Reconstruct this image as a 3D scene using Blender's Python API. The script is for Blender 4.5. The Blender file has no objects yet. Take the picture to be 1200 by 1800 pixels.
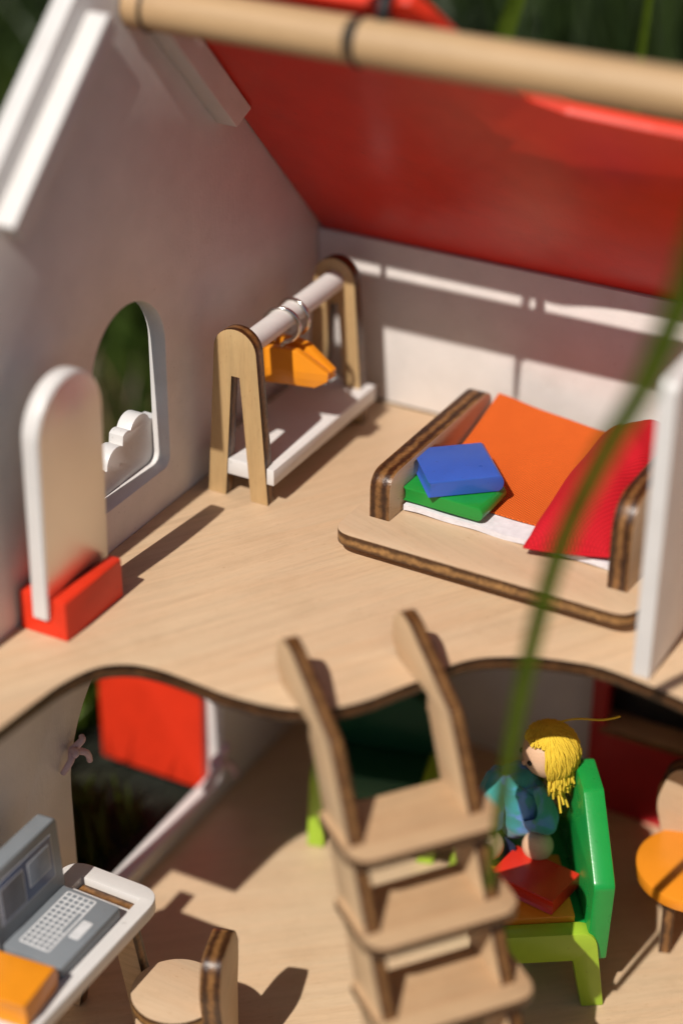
import bpy, bmesh, math, random
from mathutils import Matrix, Vector

random.seed(7)
U = 0.01                                   # the script's lengths are centimetres
sc = bpy.context.scene
COL = sc.collection

# ------------------------------------------------------------------ camera
CAM = (43.42, -78.35, 44.46)
RIGHT = Vector((0.87982805, 0.47526249, 0.00530712))
DOWN = Vector((0.24213416, -0.43858573, -0.86545572))
FWD = Vector((-0.40899102, 0.76273725, -0.50095731))
cd = bpy.data.cameras.new('camera')
cam = bpy.data.objects.new('camera', cd)
COL.objects.link(cam)
m = Matrix.Identity(4)
for i in range(3):
    m[i][0] = RIGHT[i]; m[i][1] = -DOWN[i]; m[i][2] = -FWD[i]; m[i][3] = CAM[i] * U
cam.matrix_world = m
cd.sensor_fit = 'VERTICAL'; cd.sensor_height = 36.0; cd.sensor_width = 24.0
cd.lens = 69.53
cd.clip_start = 0.02; cd.clip_end = 200
cd.dof.use_dof = True
cd.dof.focus_distance = 0.862
cd.dof.aperture_fstop = 2.3
sc.camera = cam

# ------------------------------------------------------------------ daylight
SUN = Vector((0.057, 1.0, -1.18)).normalized()      # direction the light travels
w = bpy.data.worlds.new('World'); sc.world = w; w.use_nodes = True
nt = w.node_tree
for n in list(nt.nodes): nt.nodes.remove(n)
sky = nt.nodes.new('ShaderNodeTexSky'); sky.sky_type = 'NISHITA'; sky.sun_disc = False
el = math.asin(-SUN.z)
sky.sun_elevation = el
sky.sun_rotation = math.atan2(-SUN.x, -SUN.y)
bg = nt.nodes.new('ShaderNodeBackground'); bg.inputs['Strength'].default_value = 0.05
out = nt.nodes.new('ShaderNodeOutputWorld')
nt.links.new(sky.outputs[0], bg.inputs[0]); nt.links.new(bg.outputs[0], out.inputs[0])
sd = bpy.data.lights.new('sun', 'SUN'); sd.energy = 5.0; sd.angle = math.radians(0.55)
sd.color = (1.0, 0.94, 0.86)
so = bpy.data.objects.new('sun', sd); COL.objects.link(so)
so.rotation_euler = SUN.to_track_quat('-Z', 'Y').to_euler()
so.location = (-0.3, -3, 4)
sc.view_settings.view_transform = 'Standard'; sc.view_settings.look = 'None'
sc.view_settings.gamma = 1.0; sc.view_settings.use_curve_mapping = False
sc.view_settings.exposure = -0.12

# ------------------------------------------------------------------ materials
def nodes(name):
    mt = bpy.data.materials.new(name); mt.use_nodes = True
    t = mt.node_tree
    b = t.nodes.get('Principled BSDF')
    return mt, t, b

def ramp(t, fac, stops):
    r = t.nodes.new('ShaderNodeValToRGB')
    e = r.color_ramp.elements
    while len(e) < len(stops): e.new(0.5)
    for i, (p, c) in enumerate(stops):
        e[i].position = p; e[i].color = (c[0], c[1], c[2], 1)
    t.links.new(fac, r.inputs[0])
    return r.outputs[0]

def noise(t, vec, scale, detail=3, rough=0.55, dist=0.0):
    n = t.nodes.new('ShaderNodeTexNoise')
    n.inputs['Scale'].default_value = scale; n.inputs['Detail'].default_value = detail
    n.inputs['Roughness'].default_value = rough; n.inputs['Distortion'].default_value = dist
    t.links.new(vec, n.inputs['Vector'])
    return n.outputs['Fac']

def coords(t, scale=(1, 1, 1), rot=(0, 0, 0)):
    c = t.nodes.new('ShaderNodeTexCoord')
    mp = t.nodes.new('ShaderNodeMapping')
    mp.inputs['Scale'].default_value = scale
    src = c.outputs['Object']
    if any(rot):                           # turn first, then stretch
        m0 = t.nodes.new('ShaderNodeMapping'); m0.inputs['Rotation'].default_value = rot
        t.links.new(src, m0.inputs['Vector']); src = m0.outputs[0]
    t.links.new(src, mp.inputs['Vector'])
    return mp.outputs[0]

def bump(t, b, height, strength, dist=0.0005):
    n = t.nodes.new('ShaderNodeBump')
    n.inputs['Strength'].default_value = strength; n.inputs['Distance'].default_value = dist
    t.links.new(height, n.inputs['Height']); t.links.new(n.outputs[0], b.inputs['Normal'])

def mix(t, a, b_, fac, mode='MIX'):
    n = t.nodes.new('ShaderNodeMix'); n.data_type = 'RGBA'; n.blend_type = mode
    if isinstance(fac, (int, float)): n.inputs['Factor'].default_value = fac
    else: t.links.new(fac, n.inputs['Factor'])
    for s, v in ((6, a), (7, b_)):
        if isinstance(v, tuple): n.inputs[s].default_value = (*v, 1)
        else: t.links.new(v, n.inputs[s])
    return n.outputs[2]

def paint(name, col, rough=0.38, vary=0.12, grain=0.15, spec=0.5, coat=0.0):
    mt, t, b = nodes(name)
    v = coords(t)
    f = noise(t, v, 60, 4)
    lo = tuple(c * (1 - vary) for c in col); hi = tuple(min(1, c * (1 + vary * 0.6)) for c in col)
    sp = ramp(t, noise(t, v, 420, 2, 0.5), [(0.26, (0.72, 0.70, 0.68)), (0.31, (1, 1, 1))])
    sm = ramp(t, noise(t, v, 18, 6, 0.72), [(0.28, (0.88, 0.87, 0.85)), (0.45, (1, 1, 1))])
    cc = mix(t, mix(t, ramp(t, f, [(0.3, lo), (0.7, hi)]), sp, 0.5, 'MULTIPLY'), sm, 0.8, 'MULTIPLY')
    t.links.new(cc, b.inputs['Base Color'])
    f2 = noise(t, coords(t, (900, 90, 900)), 1.0, 3)
    f3 = noise(t, v, 700, 2)
    s = t.nodes.new('ShaderNodeMath'); s.operation = 'ADD'
    t.links.new(f2, s.inputs[0]); t.links.new(f3, s.inputs[1])
    bump(t, b, s.outputs[0], grain, 0.0003)
    r = t.nodes.new('ShaderNodeMapRange')
    r.inputs['To Min'].default_value = rough - 0.06; r.inputs['To Max'].default_value = rough + 0.1
    t.links.new(noise(t, v, 35, 3), r.inputs['Value']); t.links.new(r.outputs[0], b.inputs['Roughness'])
    b.inputs['Specular IOR Level'].default_value = spec
    b.inputs['Coat Weight'].default_value = coat
    return mt

def birch(name, base=(0.56, 0.395, 0.235), rot=0.0, rough=0.5, contrast=1.0):
    mt, t, b = nodes(name)
    g1 = noise(t, coords(t, (14, 330, 330), (0, 0, rot)), 1.0, 5, 0.6, 0.6)
    g2 = noise(t, coords(t, (150, 1600, 1600), (0, 0, rot)), 1.0, 3, 0.6)
    g3 = noise(t, coords(t, (5, 60, 60), (0, 0, rot + 0.05)), 1.0, 4, 0.6, 1.2)
    k = contrast
    def sh(f): return tuple(c * f for c in base)
    c1 = ramp(t, g1, [(0.28, sh(1 - 0.16 * k)), (0.5, base), (0.74, tuple(min(1, c * (1 + 0.10 * k)) for c in base))])
    c3 = ramp(t, g3, [(0.3, (1.0, 0.93, 0.88)), (0.6, (1, 1, 1)), (0.75, (1.03, 1.0, 0.95))])
    c2 = ramp(t, g2, [(0.3, (0.86, 0.84, 0.82)), (0.55, (1, 1, 1))])
    fl = noise(t, coords(t, (260, 1300, 1300), (0, 0, rot + 0.1)), 1.0, 2, 0.5)
    c4 = ramp(t, fl, [(0.24, (0.70, 0.60, 0.50)), (0.33, (1, 1, 1))])
    sm = ramp(t, noise(t, coords(t), 26, 5, 0.7), [(0.30, (0.88, 0.86, 0.84)), (0.48, (1, 1, 1))])
    c = mix(t, mix(t, c1, c3, 0.9, 'MULTIPLY'), c2, 0.75 * k, 'MULTIPLY')
    c = mix(t, mix(t, c, c4, 0.8, 'MULTIPLY'), sm, 0.7, 'MULTIPLY')
    t.links.new(c, b.inputs['Base Color'])
    bump(t, b, g2, 0.22, 0.0003)
    b.inputs['Roughness'].default_value = rough
    return mt

def burnt(name, layers=2.3, thick=0.6, dark=(0.060, 0.024, 0.010), light=(0.27, 0.135, 0.048), streak=1.0):
    """laser-cut plywood edge: veneer layers across local z, scorched unevenly along the cut"""
    mt, t, b = nodes(name)
    c = t.nodes.new('ShaderNodeTexCoord'); s = t.nodes.new('ShaderNodeSeparateXYZ')
    t.links.new(c.outputs['Object'], s.inputs[0])
    nz = noise(t, coords(t), 190, 4, 0.65)
    a = t.nodes.new('ShaderNodeMath'); a.operation = 'MULTIPLY'
    a.inputs[1].default_value = layers * math.pi / (thick * U)
    t.links.new(s.outputs['Z'], a.inputs[0])
    q = t.nodes.new('ShaderNodeMath'); q.operation = 'MULTIPLY_ADD'
    q.inputs[1].default_value = 4.2 * streak
    t.links.new(nz, q.inputs[0]); t.links.new(a.outputs[0], q.inputs[2])
    si = t.nodes.new('ShaderNodeMath'); si.operation = 'SINE'; t.links.new(q.outputs[0], si.inputs[0])
    mr = t.nodes.new('ShaderNodeMapRange'); mr.inputs['From Min'].default_value = -1
    t.links.new(si.outputs[0], mr.inputs['Value'])
    mid = tuple((x + y) / 2.3 for x, y in zip(dark, light))
    c1 = ramp(t, mr.outputs[0], [(0.12, dark), (0.45, mid), (0.92, light)])
    c2 = ramp(t, noise(t, coords(t), 330, 5, 0.75), [(0.32, (0.35, 0.30, 0.26)), (0.52, (0.85, 0.8, 0.76)), (0.7, (1.15, 1.1, 1.05))])
    c3 = ramp(t, noise(t, coords(t, (1, 1, 0.2)), 70, 3, 0.6), [(0.3, (0.6, 0.55, 0.5)), (0.65, (1.05, 1.05, 1.0))])
    t.links.new(mix(t, mix(t, c1, c2, 0.9, 'MULTIPLY'), c3, 0.9, 'MULTIPLY'), b.inputs['Base Color'])
    bump(t, b, noise(t, coords(t), 500, 3, 0.7), 0.6, 0.0005)
    b.inputs['Roughness'].default_value = 0.34
    return mt

def fabric(name, col, thread=0.0009, bstr=0.6, sheen=0.25, vary=0.12):
    mt, t, b = nodes(name)
    v = coords(t, (1, 1, 1), (0, 0, 0.5))
    wv = []
    for d in ('X', 'Y'):
        wn = t.nodes.new('ShaderNodeTexWave'); wn.bands_direction = d
        wn.inputs['Scale'].default_value = 1.0 / thread * 0.314; wn.inputs['Distortion'].default_value = 0.6
        t.links.new(v, wn.inputs['Vector']); wv.append(wn.outputs['Fac'])
    s = t.nodes.new('ShaderNodeMath'); s.operation = 'MULTIPLY'
    t.links.new(wv[0], s.inputs[0]); t.links.new(wv[1], s.inputs[1])
    lo = tuple(c * (1 - vary * 1.6) for c in col); hi = tuple(min(1, c * (1 + vary)) for c in col)
    c1 = ramp(t, s.outputs[0], [(0.0, lo), (0.6, hi)])
    c2 = ramp(t, noise(t, v, 90, 3), [(0.3, (0.93, 0.9, 0.9)), (0.7, (1, 1, 1))])
    t.links.new(mix(t, c1, c2, 0.8, 'MULTIPLY'), b.inputs['Base Color'])
    bump(t, b, s.outputs[0], bstr, 0.0002)
    b.inputs['Roughness'].default_value = 0.85
    b.inputs['Specular IOR Level'].default_value = 0.2
    b.inputs['Sheen Weight'].default_value = sheen; b.inputs['Sheen Tint'].default_value = (*hi, 1)
    return mt

def plain(name, col, rough=0.5, metal=0.0, spec=0.5):
    mt, t, b = nodes(name)
    f = noise(t, coords(t), 300, 3)
    t.links.new(ramp(t, f, [(0.3, tuple(c * 0.9 for c in col)), (0.7, tuple(min(1, c * 1.06) for c in col))]), b.inputs['Base Color'])
    b.inputs['Roughness'].default_value = rough; b.inputs['Metallic'].default_value = metal
    b.inputs['Specular IOR Level'].default_value = spec
    return mt

M = {}
M['white'] = paint('white_paint', (0.67, 0.645, 0.625), 0.40, 0.04, 0.10)
M['wallwhite'] = paint('white_wall_paint', (0.735, 0.685, 0.65), 0.38, 0.06, 0.3, 0.3)
M['red'] = paint('red_roof_paint', (0.70, 0.030, 0.010), 0.33, 0.08, 0.18, 0.4)
M['redbase'] = paint('vermilion_paint', (0.70, 0.036, 0.011), 0.42, 0.06, 0.10, 0.35)
M['maroon'] = paint('crimson_paint', (0.40, 0.012, 0.018), 0.4, 0.08, 0.10)
M['birch'] = birch('birch_ply')
M['floor'] = birch('birch_floor', (0.575, 0.415, 0.265), math.radians(-58), 0.5, 0.75)
M['floor2'] = birch('birch_floor_pale', (0.62, 0.46, 0.298), math.radians(-40), 0.5, 0.7)
M['birchp'] = birch('birch_pale', (0.56, 0.41, 0.27), 0.3, 0.5, 0.5)
M['rackwood'] = birch('birch_golden', (0.50, 0.34, 0.165), math.pi / 2, 0.45, 0.9)
M['tread'] = birch('beech_tread', (0.49, 0.325, 0.185), 0.0, 0.5, 1.0)
M['rod'] = birch('beech_dowel', (0.48, 0.315, 0.165), 0.0, 0.5, 0.7)
M['burnt'] = burnt('scorched_ply_edge')
M['burntlight'] = burnt('scorched_ply_edge_light', 2.3, 0.6, (0.085, 0.038, 0.014), (0.36, 0.20, 0.075))
M['burntdark'] = burnt('scorched_shaded_ply_edge', 2.0, 0.6, (0.022, 0.010, 0.005), (0.115, 0.052, 0.020))  # scorched edge darkened further: shade on the treads put into the colour
M['amber'] = paint('amber_paint', (0.78, 0.27, 0.012), 0.32, 0.05, 0.08)
M['orangeseat'] = paint('orange_paint', (0.74, 0.25, 0.015), 0.34, 0.05, 0.08)
M['blue'] = paint('blue_paint', (0.035, 0.105, 0.46), 0.28, 0.05, 0.06)
M['green'] = paint('green_paint', (0.012, 0.25, 0.035), 0.25, 0.05, 0.06)
M['bookred'] = paint('red_book_paint', (0.60, 0.028, 0.014), 0.28, 0.05, 0.06)
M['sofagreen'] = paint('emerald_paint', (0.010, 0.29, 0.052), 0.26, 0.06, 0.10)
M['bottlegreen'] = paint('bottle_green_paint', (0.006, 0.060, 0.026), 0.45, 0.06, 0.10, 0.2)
M['lime'] = paint('lime_paint', (0.33, 0.50, 0.035), 0.32, 0.06, 0.08)
M['grey'] = paint('grey_paint', (0.20, 0.22, 0.24), 0.42, 0.06, 0.10)
M['keywhite'] = plain('key_print', (0.62, 0.62, 0.63), 0.5)
M['screen'] = plain('screen_print', (0.05, 0.085, 0.19), 0.35)
M['screengrey'] = plain('screen_frame_print', (0.11, 0.12, 0.15), 0.4)
M['screenwin'] = plain('screen_window_print', (0.20, 0.24, 0.30), 0.4)
M['screenline'] = plain('screen_line_print', (0.48, 0.50, 0.54), 0.4)
M['metal'] = plain('steel_wire', (0.66, 0.63, 0.58), 0.16, 1.0)
M['black'] = plain('black_elastic', (0.012, 0.011, 0.011), 0.55)
M['pink'] = plain('pale_pink_cord', (0.62, 0.45, 0.47), 0.8)
M['orangefab'] = fabric('orange_cotton', (0.74, 0.135, 0.018), 0.0012, 1.0, 0.3, 0.28)
M['redfab'] = fabric('red_cotton', (0.54, 0.010, 0.020), 0.0011, 0.6, 0.3, 0.15)
M['felt'] = plain('white_felt', (0.74, 0.71, 0.74), 0.95, 0, 0.1)
M['yarn'] = plain('yellow_yarn', (0.70, 0.49, 0.045), 0.9, 0, 0.2)
M['skin'] = birch('turned_maple', (0.66, 0.44, 0.29), 0.0, 0.45, 0.4)
M['eye'] = plain('black_dot', (0.006, 0.006, 0.006), 0.3)
M['pants'] = fabric('navy_cotton', (0.02, 0.03, 0.07), 0.0011)

def felt_bump():
    t = M['felt'].node_tree; b = t.nodes.get('Principled BSDF')
    bump(t, b, noise(t, coords(t), 1500, 4, 0.7), 0.9, 0.0005)
    b.inputs['Sheen Weight'].default_value = 0.4
felt_bump()

def mirror_mat():
    mt, t, b = nodes('mirror_foil')
    b.inputs['Base Color'].default_value = (0.72, 0.71, 0.69, 1)
    b.inputs['Metallic'].default_value = 1.0
    r = t.nodes.new('ShaderNodeMapRange'); r.inputs['To Min'].default_value = 0.36; r.inputs['To Max'].default_value = 0.44
    t.links.new(noise(t, coords(t), 120, 3), r.inputs['Value']); t.links.new(r.outputs[0], b.inputs['Roughness'])
    bump(t, b, noise(t, coords(t), 45, 2), 0.10, 0.001)
    return mt
M['mirror'] = mirror_mat()

def shirt_mat():
    mt, t, b = nodes('blue_and_teal_print_cotton')
    v = coords(t)
    f = noise(t, v, 95, 2, 0.4, 0.8)
    c = ramp(t, f, [(0.38, (0.03, 0.26, 0.24)), (0.48, (0.04, 0.28, 0.32)), (0.55, (0.09, 0.26, 0.58)), (0.75, (0.15, 0.36, 0.72))])
    t.links.new(c, b.inputs['Base Color'])
    wn = t.nodes.new('ShaderNodeTexWave'); wn.inputs['Scale'].default_value = 380
    t.links.new(v, wn.inputs['Vector'])
    bump(t, b, wn.outputs['Fac'], 0.3, 0.0002)
    b.inputs['Roughness'].default_value = 0.8; b.inputs['Sheen Weight'].default_value = 0.3
    return mt
M['shirt'] = shirt_mat()

def leaf_mat(name, lo, hi, trans=0.35, scale=40):
    mt, t, b = nodes(name)
    f = noise(t, coords(t), scale, 3)
    c = ramp(t, f, [(0.35, lo), (0.65, hi)])
    t.links.new(c, b.inputs['Base Color'])
    b.inputs['Roughness'].default_value = 0.5
    tr = t.nodes.new('ShaderNodeBsdfTranslucent'); t.links.new(c, tr.inputs['Color'])
    ms = t.nodes.new('ShaderNodeMixShader'); ms.inputs[0].default_value = trans
    o = t.nodes.get('Material Output')
    t.links.new(b.outputs[0], ms.inputs[1]); t.links.new(tr.outputs[0], ms.inputs[2]); t.links.new(ms.outputs[0], o.inputs[0])
    return mt
M['blade'] = leaf_mat('grass_blade_green', (0.12, 0.19, 0.015), (0.18, 0.26, 0.025), 0.45, 60)
M['grass'] = leaf_mat('shade_grass', (0.010, 0.022, 0.005), (0.045, 0.075, 0.014), 0.25, 9)  # dark copy for the rear meadow, its shade put into the colour
M['sunnygrass'] = leaf_mat('sunlit_meadow_grass', (0.030, 0.062, 0.008), (0.12, 0.16, 0.022), 0.3, 7)  # brighter copy of the same grass, sunlight put into the colour
M['straw'] = leaf_mat('dry_grass', (0.16, 0.11, 0.05), (0.26, 0.18, 0.09), 0.2, 30)

def ground_mat():
    mt, t, b = nodes('grassy_soil')
    v = coords(t)
    f = noise(t, v, 22, 6, 0.65)
    t.links.new(ramp(t, f, [(0.3, (0.006, 0.006, 0.004)), (0.55, (0.012, 0.014, 0.006)), (0.75, (0.026, 0.026, 0.012))]), b.inputs['Base Color'])
    bump(t, b, noise(t, v, 60, 5, 0.7), 0.8, 0.01)
    b.inputs['Roughness'].default_value = 0.95
    return mt
M['ground'] = ground_mat()

# ------------------------------------------------------------------ builders
W = {}                                     # world matrix of everything built
def fr(o, X=(1, 0, 0), Y=(0, 1, 0)):
    """frame at o (cm): local x along X, local y along Y"""
    X = Vector(X).normalized(); Y = Vector(Y); Y = (Y - X * Y.dot(X)).normalized(); Z = X.cross(Y)
    r = Matrix.Identity(4)
    for i in range(3):
        r[i][0] = X[i]; r[i][1] = Y[i]; r[i][2] = Z[i]; r[i][3] = o[i] * U
    return r

def T(x, y, z, rz=0.0):
    return Matrix.Translation((x * U, y * U, z * U)) @ Matrix.Rotation(math.radians(rz), 4, 'Z')

def link(name, me, world, parent):
    o = bpy.data.objects.new(name, me); COL.objects.link(o)
    W[o] = world
    if parent is not None:
        o.parent = parent; o.matrix_basis = W[parent].inverted() @ world
    else:
        o.matrix_basis = world
    return o

def thing(name, label, cat, world, group=None):
    o = bpy.data.objects.new(name, None); COL.objects.link(o)
    o.empty_display_size = 0.01
    o.matrix_basis = world; W[o] = world
    return tag(o, label, cat, group)

def tag(o, label, cat, group=None):
    o['label'] = label; o['category'] = cat
    if group: o['group'] = group
    return o

def finish(me, mats, smooth_angle=0.7, edge_split=True):
    for mt in mats: me.materials.append(mt)
    if len(mats) > 1 and edge_split:
        for p in me.polygons:
            p.material_index = 0 if abs(p.normal.z) > 0.75 else 1
    for p in me.polygons: p.use_smooth = True
    me.set_sharp_from_angle(angle=smooth_angle)
    return me

def curve_mesh(loops, extrude, bevel, res=1):
    c = bpy.data.curves.new('c', 'CURVE'); c.dimensions = '2D'; c.fill_mode = 'BOTH'
    c.extrude = max(extrude - bevel, 0) * U; c.bevel_depth = bevel * U; c.offset = -bevel * U
    c.bevel_resolution = res
    for lp in loops:
        s = c.splines.new('POLY'); s.points.add(len(lp) - 1); s.use_cyclic_u = True
        for i, p in enumerate(lp): s.points[i].co = (p[0] * U, p[1] * U, 0, 1)
    o = bpy.data.objects.new('c', c); COL.objects.link(o)
    dg = bpy.context.evaluated_depsgraph_get()
    me = bpy.data.meshes.new_from_object(o.evaluated_get(dg))
    bpy.data.objects.remove(o); bpy.data.curves.remove(c)
    bm = bmesh.new(); bm.from_mesh(me)
    bmesh.ops.remove_doubles(bm, verts=bm.verts, dist=1e-6)
    bmesh.ops.recalc_face_normals(bm, faces=bm.faces)
    bm.to_mesh(me); bm.free()
    me.materials.clear()
    return me

def plate(name, loops, thick, mats, world, parent=None, bevel=0.05, ang=0.7):
    """flat board cut to an outline (cm) in local xy, thickness centred on local z"""
    if not isinstance(loops[0][0], (tuple, list)): loops = [loops]
    me = curve_mesh(loops, thick / 2, bevel)
    finish(me, mats, ang)
    return link(name, me, world, parent)

def box(name, size, world, mat, parent=None, bevel=0.06, seg=2, centre=(0, 0, 0)):
    bm = bmesh.new()
    bmesh.ops.create_cube(bm, size=1.0)
    for v in bm.verts:
        v.co = Vector(((v.co.x * size[0] + centre[0]) * U, (v.co.y * size[1] + centre[1]) * U, (v.co.z * size[2] + centre[2]) * U))
    if bevel > 0:
        bmesh.ops.bevel(bm, geom=bm.edges[:], offset=bevel * U, segments=seg, profile=0.5, affect='EDGES')
    me = bpy.data.meshes.new(name); bm.to_mesh(me); bm.free()
    finish(me, [mat], 0.6)
    return link(name, me, world, parent)

def arc(cx, cy, r, a0, a1, n=8, ry=None):
    ry = r if ry is None else ry
    return [(cx + r * math.cos(math.radians(a0 + (a1 - a0) * i / n)), cy + ry * math.sin(math.radians(a0 + (a1 - a0) * i / n))) for i in range(n + 1)]

def rounded(pts, radii, n=6):
    """polygon with rounded corners"""
    out = []; k = len(pts)
    for i in range(k):
        p = Vector(pts[i]); a = Vector(pts[i - 1]) - p; b = Vector(pts[(i + 1) % k]) - p
        r = radii if isinstance(radii, (int, float)) else radii[i]
        if r <= 0: out.append(tuple(p)); continue
        an = a.angle(b); d = min(r / math.tan(an / 2), a.length * 0.48, b.length * 0.48)
        s = p + a.normalized() * d; e = p + b.normalized() * d
        for j in range(n + 1):
            f = j / n
            out.append(tuple(s * (1 - f) ** 2 + p * 2 * f * (1 - f) + e * f * f))
    return out

def smoothline(pts, n=8):
    out = []; k = len(pts)
    P = [Vector(p) for p in pts]
    for i in range(k - 1):
        p0 = P[max(i - 1, 0)]; p1 = P[i]; p2 = P[i + 1]; p3 = P[min(i + 2, k - 1)]
        for j in range(n):
            t = j / n
            out.append(tuple(0.5 * ((2 * p1) + (p2 - p0) * t + (2 * p0 - 5 * p1 + 4 * p2 - p3) * t * t + (3 * p1 - p0 - 3 * p2 + p3) * t ** 3)))
    out.append(tuple(P[-1]))
    return out

def tubes(name, lines, r, mat, world, parent=None, res=3, taper=None, cyclic=False):
    c = bpy.data.curves.new('t', 'CURVE'); c.dimensions = '3D'; c.bevel_depth = r * U; c.bevel_resolution = res
    c.use_fill_caps = True
    for ln in lines:
        s = c.splines.new('POLY'); s.points.add(len(ln) - 1); s.use_cyclic_u = cyclic
        for i, p in enumerate(ln):
            s.points[i].co = (p[0] * U, p[1] * U, p[2] * U, 1)
            if taper: s.points[i].radius = taper(i / (len(ln) - 1))
    o = bpy.data.objects.new('t', c); COL.objects.link(o)
    dg = bpy.context.evaluated_depsgraph_get()
    me = bpy.data.meshes.new_from_object(o.evaluated_get(dg))
    bpy.data.objects.remove(o); bpy.data.curves.remove(c)
    me.materials.clear()
    finish(me, [mat], 1.0)
    return link(name, me, world, parent)

def ring(c, r, n=36, axis='Y', a0=0, a1=360):
    pts = []
    for i in range(n + (0 if a1 - a0 == 360 else 1)):
        a = math.radians(a0 + (a1 - a0) * i / n)
        if axis == 'Y': pts.append((c[0] + r * math.cos(a), c[1], c[2] + r * math.sin(a)))
        else: pts.append((c[0], c[1] + r * math.cos(a), c[2] + r * math.sin(a)))
    return pts

def cylinder(name, p0, p1, r, mat, parent=None, seg=40, bevel=0.08):
    p0 = Vector(p0); p1 = Vector(p1); d = p1 - p0; L = d.length
    X = d.normalized(); Y = Vector((0, 0, 1)) if abs(X.z) < 0.9 else Vector((1, 0, 0))
    wm = fr(p0, X, Y)
    bm = bmesh.new()
    prof = [(0, r - bevel), (bevel, r), (L - bevel, r), (L, r - bevel)]
    rings = []
    for (x, rr) in prof:
        rings.append([bm.verts.new((x * U, rr * U * math.cos(2 * math.pi * i / seg), rr * U * math.sin(2 * math.pi * i / seg))) for i in range(seg)])
    for a, b in zip(rings, rings[1:]):
        for i in range(seg): bm.faces.new((a[i], b[i], b[(i + 1) % seg], a[(i + 1) % seg]))
    bm.faces.new(rings[0]); bm.faces.new(list(reversed(rings[-1])))
    bmesh.ops.recalc_face_normals(bm, faces=bm.faces)
    me = bpy.data.meshes.new(name); bm.to_mesh(me); bm.free()
    finish(me, [mat], 0.6)
    return link(name, me, wm, parent)

def grid(name, fn, nu, nv, mat, world, parent=None, thick=0.0, close=False):
    """surface fn(u, v) -> cm point, u, v in 0..1; thick gives it a solid second side"""
    vs = [fn(i / nu, j / nv) for j in range(nv + 1) for i in range(nu + 1)]
    fs = [(j * (nu + 1) + i, j * (nu + 1) + i + 1, (j + 1) * (nu + 1) + i + 1, (j + 1) * (nu + 1) + i) for j in range(nv) for i in range(nu)]
    bm = bmesh.new()
    bv = [bm.verts.new(Vector(p) * U) for p in vs]
    for f in fs: bm.faces.new([bv[k] for k in f])
    bmesh.ops.recalc_face_normals(bm, faces=bm.faces)
    if thick:                              # a second sheet below and a rim
        lo = [bm.verts.new((Vector(p) - Vector((0, 0, thick))) * U) for p in vs]
        for f in fs: bm.faces.new([lo[k] for k in reversed(f)])
        n1 = nu + 1
        rim = [i for i in range(n1)] + [j * n1 + nu for j in range(1, nv + 1)] + [nv * n1 + i for i in range(nu - 1, -1, -1)] + [j * n1 for j in range(nv - 1, 0, -1)]
        for a, b in zip(rim, rim[1:] + rim[:1]): bm.faces.new((bv[a], lo[a], lo[b], bv[b]))
        bmesh.ops.recalc_face_normals(bm, faces=bm.faces)
    me = bpy.data.meshes.new(name); bm.to_mesh(me); bm.free()
    finish(me, [mat], 1.2)
    return link(name, me, world, parent)

def ball(name, c, r, mat, parent=None, scale=(1, 1, 1), seg=32, world=None):
    bm = bmesh.new(); bmesh.ops.create_uvsphere(bm, u_segments=seg, v_segments=seg // 2, radius=r * U)
    for v in bm.verts: v.co = Vector((v.co.x * scale[0], v.co.y * scale[1], v.co.z * scale[2]))
    me = bpy.data.meshes.new(name); bm.to_mesh(me); bm.free()
    finish(me, [mat], 1.5)
    return link(name, me, T(*c) if world is None else world, parent)

# ================================================================== the dollhouse
H = -19.1                                  # top of the lower floor; the upper floor's top is 0
EY = 16.0                                  # ridge line lies at y = -16
SL = 1.07                                  # slope of the roof
house = thing('dollhouse', 'open wooden dollhouse with white walls, red roof and two plywood floors', 'dollhouse', T(18, -14, H - 0.6))

# --- gable wall at x = 0 with arched window and door opening
top0 = 9.85
def gable_outline(hole_door=True):
    pts = [(-32.3, H - 0.6), (-32.3, 11.4), (-EY - 0.8, top0 + SL * (EY - 0.8) - 0.3), (-EY, top0 + SL * EY - 0.6), (-EY + 0.8, top0 + SL * (EY - 0.8) + 0.1), (0.9, top0 - 0.9), (0.9, H - 0.6)]
    return rounded(pts, [0, 0.3, 0.3, 1.2, 0.3, 0, 0])
wy, wr, wb, wt = -16.3, 2.75, 1.95, 8.0    # window: centre y, half width, sill, spring line
win = [(wy - wr, wb + 0.5)] + arc(wy - wr + 0.5, wb + 0.5, 0.5, 180, 270, 4) + arc(wy + wr - 0.5, wb + 0.5, 0.5, 270, 360, 4) + arc(wy, wt, wr, 0, 180, 24)
dr0, dr1 = -22.5, -9.95                   # door opening from y to y
door_hole = [(dr0, -18.2), (dr1, -18.2)] + arc((dr0 + dr1) / 2, -10.2, (dr1 - dr0) / 2, 0, 180, 24)
gw = plate('gable_wall', [gable_outline(), win, door_hole], 0.9, [M['wallwhite'], M['white']], fr((-0.45, 0, 0), (0, 1, 0), (0, 0, 1)), house, 0.06)
# scalloped board behind the lower half of the window
sc_pts = [(wy - 3.3, wb - 0.8), (wy + 3.3, wb - 0.8), (wy + 3.3, 3.95)]
def scal(c, z, r, a0, a1): return arc(c, z, r, a0, a1, 7)
sc_pts += [(wy + 2.8, 4.0)] + scal(wy + 1.85, 3.75, 0.85, 20, 150) + scal(wy + 0.85, 3.75, 0.5, 60, 130) + scal(wy + 0.0, 3.05, 0.8, 55, 180) + scal(wy - 1.4, 2.75, 0.6, 30, 150) + [(wy - 3.3, 2.9)]
plate('window_board', sc_pts, 0.75, [M['white'], M['white']], fr((-1.3, 0, 0), (0, 1, 0), (0, 0, 1)), gw, 0.04)
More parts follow.
